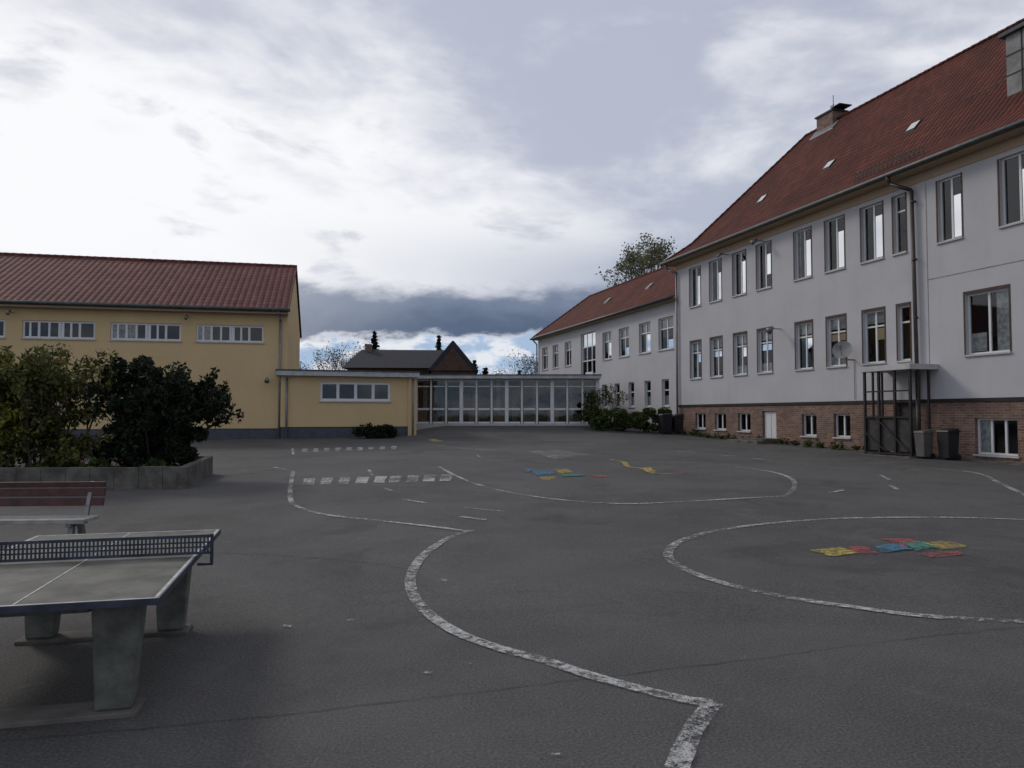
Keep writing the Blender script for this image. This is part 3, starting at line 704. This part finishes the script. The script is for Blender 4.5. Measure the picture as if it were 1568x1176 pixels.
mb.out("shrub_branches",M['bark'],e)
pts=[bushpts((-11.6,17.3,1.5),(1.75,.9,1.2),80,9500,.28),bushpts((-10.3,17.2,1.2),(.85,.6,.9),28,3400,.25),bushpts((-12.6,17.2,2.0),(1.2,.8,1.0),34,3600,.26)]
for t in tips: pts.append(blob(t,(.14,.14,.3),22,.5))
leaves("shrub_leaves",np.concatenate(pts),.055,M['leaf_yel'],e,2.4)
leaves("forsythia_shrub",np.concatenate([bushpts((-11.2,16.6,1.6),(.45,.3,.6),22,1500,.17),bushpts((-11.7,16.6,1.2),(.4,.3,.5),12,700,.16)]),.05,M['leaf_gold'],None,2.2)
pts=[bushpts((-7.9-1.2*i,16.75,.55),(.5,.3,.18),6,500,.15) for i in range(7)]
leaves("ground_cover_plant",np.concatenate(pts),.06,M['leaf_hedge'])

# hedges near buildings
def hedge(name,items,size,m):
    pts=[]
    for (x,y,rx,ry,h,n) in items:
        g=gz(x,y); pts.append(bushpts((x,y,g+h*.45),(rx,ry,h*.45),max(10,n//110),n,.2))
    leaves(name,np.concatenate(pts),size,m)
hedge("low_bush",[(-6.2,37.2,.55,.4,.75,1700),(-6.8,36.9,.6,.4,.78,1700),(-7.3,36.8,.4,.4,.66,900)],.08,M['leaf_dark'])
hedge("hedge",[(4.3,41.2,.6,.5,1.7,2600),(5.0,40.4,.8,.6,1.35,3000),(5.8,40.3,.8,.6,1.3,3000),(6.6,40.1,.8,.6,1.3,3000),(7.3,40.3,.7,.5,1.5,2800),(8.2,40.6,.6,.4,1.5,2000)],.085,M['leaf_hedge'])
mb=MB(); tips=[]; e=empty("young_tree")
for k in range(5): branch(mb,(4.8+.15*k,41.6,.9),(random.gauss(0,.25),random.gauss(0,.2),1),1.15,.022,2,tips,.45,.25)
mb.out("branches",M['bark'],e); leaves("leaves",np.concatenate([blob(t,(.15,.15,.2),14,.5) for t in tips]),.055,M['leaf_hedge'],e)
pts=[]
for i in range(34):
    s=6+i*.4+random.uniform(-.2,.2); p=bl(s,random.uniform(.3,.6)); pts.append(blob((p.x,p.y,gz(p.x,p.y)+.1),(.2,.12,random.uniform(.08,.3)),70,.5))
leaves("weeds",np.concatenate(pts),.06,M['leaf_hedge'])

# birch behind the wing
e=empty("birch_tree"); mb=MB(); tips=[]
base=Vector((13.6,76,0.8)); 
mb.cyl(base,base+Vector((.1,0,6)),.28,.2,8); mb.cyl(base+Vector((.1,0,6)),base+Vector((0,0,14)),.2,.06,6)
for k in range(12):
    th=k*2.4; z=6.5+k*.62; branch(mb,base+Vector((.1,0,z)),(math.cos(th)*.85,math.sin(th)*.85,1),3.7-.10*k,.10,3,tips,.45,.12)
branch(mb,base+Vector((0,0,12.8)),(.02,0,1),2.7,.07,3,tips,.5,.2)
mb.out("trunk_and_branches",M['bark'],e)
leaves("leaves",np.concatenate([blob(t,(.5,.5,.65),9,.5) for t in tips]),.15,M['leaf_birch'],e)

def spruce(x,y,h,w):
    e=empty("spruce_tree",(x,y,.8)); q=MB(); q.cyl((0,0,0),(0,0,h),.14,.02,6); q.out("trunk",M['bark'],e)
    pts=[]; z=h*.15
    while z<h:
        r=w*(1-z/h)**.8+.06; nb=int(6+r*7)
        for k in range(nb):
            th=random.uniform(0,6.28); rr=r*random.uniform(.6,1.1); m=int(10+rr*16)
            t=rng.uniform(.05,1,size=m); pts.append(np.stack([math.cos(th)*rr*t,math.sin(th)*rr*t,z-.35*rr*t+.2*rr*t*t],1)+rng.normal(0,.06,size=(m,3)))
        z+=.34
    leaves("needles",np.concatenate(pts),.2,M['needles'],e)
spruce(-14.7,80,9.6,1.9); spruce(-7.8,80,9.2,1.7); spruce(-4.2,84,6.8,1.6); spruce(-3.0,85,6.2,1.8); spruce(.9,90,6.2,1.4)
def baretree(x,y,h,nm="bare_tree"):
    e=empty(nm,(0,0,0)); q=MB(); tp=[]; b=Vector((x,y,.8)); q.cyl(b,b+Vector((0,0,h*.3)),.16,.11,6)
    for k in range(5):
        th=k*1.26; branch(q,b+Vector((0,0,h*.26)),(math.cos(th)*.5,math.sin(th)*.5,1),h*.31,.07,3,tp,.4,.2,4)
    q.out("branches",M['bark'],e)
    leaves("buds",np.concatenate([blob(t,(.3,.3,.4),2,.5) for t in tp]),.10,M['leaf_far'],e)
baretree(-17.5,82,9.5); baretree(-20,84,8.6); baretree(2.0,86,8.5); baretree(-23.5,80,7.5); baretree(3.6,80,7.6); baretree(-2,110,8)
pts=[]
for i in range(70):
    x=-75+i*2.2+random.uniform(-.8,.8); h=random.uniform(4,7.5); pts.append(bushpts((x,118+random.uniform(-5,5),h*.5+.6),(1.9,1.5,h*.5),9,300,.8))
leaves("distant_trees",np.concatenate(pts),.38,M['leaf_far'])

# ------------------------------------------------------------ table tennis table
ax=Vector((-.2425,.970)); wx=Vector((-.970,-.2425)); NR=Vector((-2.0,4.30))
Tt=empty("table_tennis_table",(NR.x,NR.y,0),rz(wx.x,wx.y)+math.pi)
Lt=2.64; Wt=1.49; Ht=.705
q=MB(); q.box(-Wt+.012,-.012,.012,Lt-.012,Ht-.035,Ht); q.out("table_top",M['tabletop'],Tt)
q=MB(); q.box(-Wt,0,0,.011,Ht-.036,Ht+.003); q.box(-Wt,0,Lt-.011,Lt,Ht-.036,Ht+.003); q.box(-.011,0,.0115,Lt-.0115,Ht-.036,Ht+.003); q.box(-Wt,-Wt+.011,.0115,Lt-.0115,Ht-.036,Ht+.003)
q.out("steel_edge",M['bluesteel'],Tt)
q=MB(); z0,z1=Ht+.001,Ht+.0025
q.box(-.032,-.012,.04,Lt-.04,z0,z1); q.box(-Wt+.012,-Wt+.032,.04,Lt-.04,z0,z1); q.box(-Wt+.012,-.012,.013,.030,z0,z1); q.box(-Wt+.012,-.012,Lt-.034,Lt-.013,z0,z1); q.box(-Wt/2-.005,-Wt/2+.005,.04,Lt-.04,z0,z1)
q.out("painted_lines",M['tableline'],Tt)
q=MB()
for y in (.28,1.95):
    for x,sg in ((-.27,1),(-1.2,-1)):
        q.hexa([(x-.105,y-.07,.03),(x+.09,y-.07,.03),(x+.09,y+.07,.03),(x-.105,y+.07,.03),(x-.13,y-.10,Ht-.037),(x+.14,y-.10,Ht-.037),(x+.14,y+.10,Ht-.037),(x-.13,y+.10,Ht-.037)])
    q.box(-1.055,-.41,y-.06,y+.06,Ht-.11,Ht-.038)
q.out("concrete_trestles",M['tableleg'],Tt,bevel=.012)
q=MB()
for y in (.28,1.95): q.box(-1.36,-.14,y-.12,y+.12,-.02,.028)
q.out("trestle_feet",M['concrete'],Tt,bevel=.008)
q=MB(); ym=Lt/2; zb=Ht+.012; zt=Ht+.155
q.box(-Wt-.10,.10,ym-.004,ym+.004,zb,zb+.02); q.box(-Wt-.10,.10,ym-.004,ym+.004,zt-.022,zt)
nc=64; dx=(Wt+.2)/nc
for i in range(nc+1): x=-Wt-.10+i*dx; q.box(x-.006,x+.006,ym-.0035,ym+.0035,zb+.0205,zt-.0225)
for k in (1,2): z=zb+.02+(zt-.042-zb)*k/3; q.box(-Wt-.1,.1,ym-.003,ym+.003,z-.006,z+.006)
q.box(.09,.112,ym-.008,ym+.008,Ht-.05,zt+.004); q.box(-Wt-.112,-Wt-.09,ym-.008,ym+.008,Ht-.05,zt+.004); q.box(.003,.11,ym-.012,ym+.012,Ht-.07,Ht-.052)
q.out("steel_net",M['bluesteel'],Tt)

# ------------------------------------------------------------ bench
gb=gz(-5.3,9.5)
Be=empty("park_bench",(-5.27,9.45,gb),math.radians(-176))
q=MB()
for k,(y,z) in enumerate(((-.24,.72),(-.21,.60))):
    q.hexa([(-.06,y-.018,z-.05),(1.95,y-.018,z-.05),(1.95,y+.018,z-.05),(-.06,y+.018,z-.05),(-.06,y-.035,z+.05),(1.95,y-.035,z+.05),(1.95,y+.0,z+.05),(-.06,y+.0,z+.05)])
q.box(-.06,1.95,-.27,-.235,.785,.85)
q.out("backrest",M['redwood'],Be,bevel=.006)
q=MB()
for y in (-.10,.02,.14): q.box(-.06,1.95,y,y+.10,.40,.44)
q.box(-.06,1.95,.26,.30,.385,.44)
q.out("seat",M['cream'],Be,bevel=.006)
q=MB()
for x in (.10,1.7):
    q.hexa([(x,-.18,0),(x+.06,-.18,0),(x+.06,-.08,0),(x,-.08,0),(x,-.05,.39),(x+.06,-.05,.39),(x+.06,.03,.39),(x,.03,.39)])
    q.hexa([(x,.20,0),(x+.06,.20,0),(x+.06,.28,0),(x,.28,0),(x,.14,.39),(x+.06,.14,.39),(x+.06,.22,.39),(x,.22,.39)])
    q.box(x,x+.06,-.16,.28,.34,.398)
    q.hexa([(x,-.17,.39),(x+.05,-.17,.39),(x+.05,-.12,.39),(x,-.12,.39),(x,-.31,.85),(x+.05,-.31,.85),(x+.05,-.275,.85),(x,-.275,.85)])
q.out("leg_frames",M['steel'],Be,bevel=.006)

# ------------------------------------------------------------ sky and sun
AZ=math.radians(-50); EL=math.radians(34)
wld=bpy.data.worlds.new("World"); sc.world=wld; wld.use_nodes=True
t=NT(wld.node_tree); bg=wld.node_tree.nodes['Background']
sky=t.new('ShaderNodeTexSky'); sky.sky_type='NISHITA'; sky.sun_disc=False; sky.sun_elevation=EL; sky.sun_rotation=AZ
sky.air_density=1; sky.dust_density=2
g=t.coord('Generated'); nv=t.new('ShaderNodeVectorMath',operation='NORMALIZE'); t.put(nv.inputs[0],g); o=t.sep(nv.outputs[0])
az=t.m('ARCTAN2',o[0],o[1]); el=t.m('ARCSINE',o[2])
V=t.comb(o[0],o[1],t.m('MULTIPLY',o[2],2.4))
V2=t.comb(t.m('ADD',o[0],t.m('MULTIPLY',o[2],.5)),o[1],t.m('MULTIPLY',o[2],2.4))
n1=t.noise(V,3.0,5,.52,.3); n2=t.noise(V2,5.5,6,.56,.3); n3=t.noise(V,17,5,.58,.15)
def gauss(ca,wa,ce,we):
    x=t.m('DIVIDE',t.m('SUBTRACT',az,ca),wa); y=t.m('DIVIDE',t.m('SUBTRACT',el,ce),we)
    return t.m('EXPONENT',t.m('MULTIPLY',t.m('ADD',t.m('MULTIPLY',x,x),t.m('MULTIPLY',y,y)),-1.0))
def sc10(c): return tuple(x*10 for x in c)
ns=t.mix(1.0,sky.outputs[0],(.14,.14,.14),'MULTIPLY')
clear=t.mix(1.0,ns,sc10((.43,.455,.545)),'ADD')
GL=gauss(-.68,.62,.24,.30); GM=gauss(-.15,.38,.215,.055); GR=gauss(.12,.30,.31,.030)
c3=t.m('SUBTRACT',n3,.5); c2=t.m('SUBTRACT',n2,.5)
dens=t.m('ADD',t.m('ADD',n1,t.m('ADD',t.m('MULTIPLY',c2,.60),t.m('MULTIPLY',c3,.16))),t.m('ADD',t.m('MULTIPLY',GL,.52),t.m('ADD',t.m('MULTIPLY',GM,.26),t.m('MULTIPLY',GR,.16))))
wm=t.sm(dens,.48,.92)
c=t.mix(wm,clear,sc10((.96,.965,.99)))
# shaded cloud undersides
grey=t.m('MULTIPLY',t.sm(t.m('ADD',n2,t.m('MULTIPLY',c3,.25)),.53,.70),t.sm(wm,.2,.9))
c=t.mix(t.m('MULTIPLY',grey,.60),c,sc10((.50,.53,.62)))
veil=t.m('MULTIPLY',gauss(.30,.42,.18,.065),t.sm(n1,.30,.58))
c=t.mix(t.m('MULTIPLY',veil,.8),c,sc10((.26,.32,.45)))
elw=t.m('ADD',el,t.m('ADD',t.m('MULTIPLY',t.m('SUBTRACT',n1,.5),.05),t.m('ADD',t.m('MULTIPLY',c3,.05),t.m('MULTIPLY',c2,.05))))
band=t.m('MULTIPLY',t.sm(elw,.093,.105),t.sm(elw,.150,.180,1,0))
side=gauss(.0,.60,.12,.6)
c=t.mix(t.m('MULTIPLY',band,t.m('MULTIPLY',side,.97)),c,t.mix(t.sm(elw,.10,.172),sc10((.085,.125,.205)),sc10((.19,.235,.335))))
low=t.sm(elw,.088,.100,1,0)
c=t.mix(low,c,t.mix(t.sm(n3,.42,.56),sc10((.38,.51,.70)),sc10((.78,.81,.87))))
t.put(bg.inputs['Color'],c); bg.inputs['Strength'].default_value=.1
sl=bpy.data.lights.new("sun",'SUN'); sl.energy=1.1; sl.angle=math.radians(12); sl.color=(1,.93,.83)
so=bpy.data.objects.new("sun",sl); sc.collection.objects.link(so)
Dn=Vector((math.sin(AZ)*math.cos(EL),math.cos(AZ)*math.cos(EL),math.sin(EL))); so.rotation_euler=Dn.to_track_quat('Z','Y').to_euler()
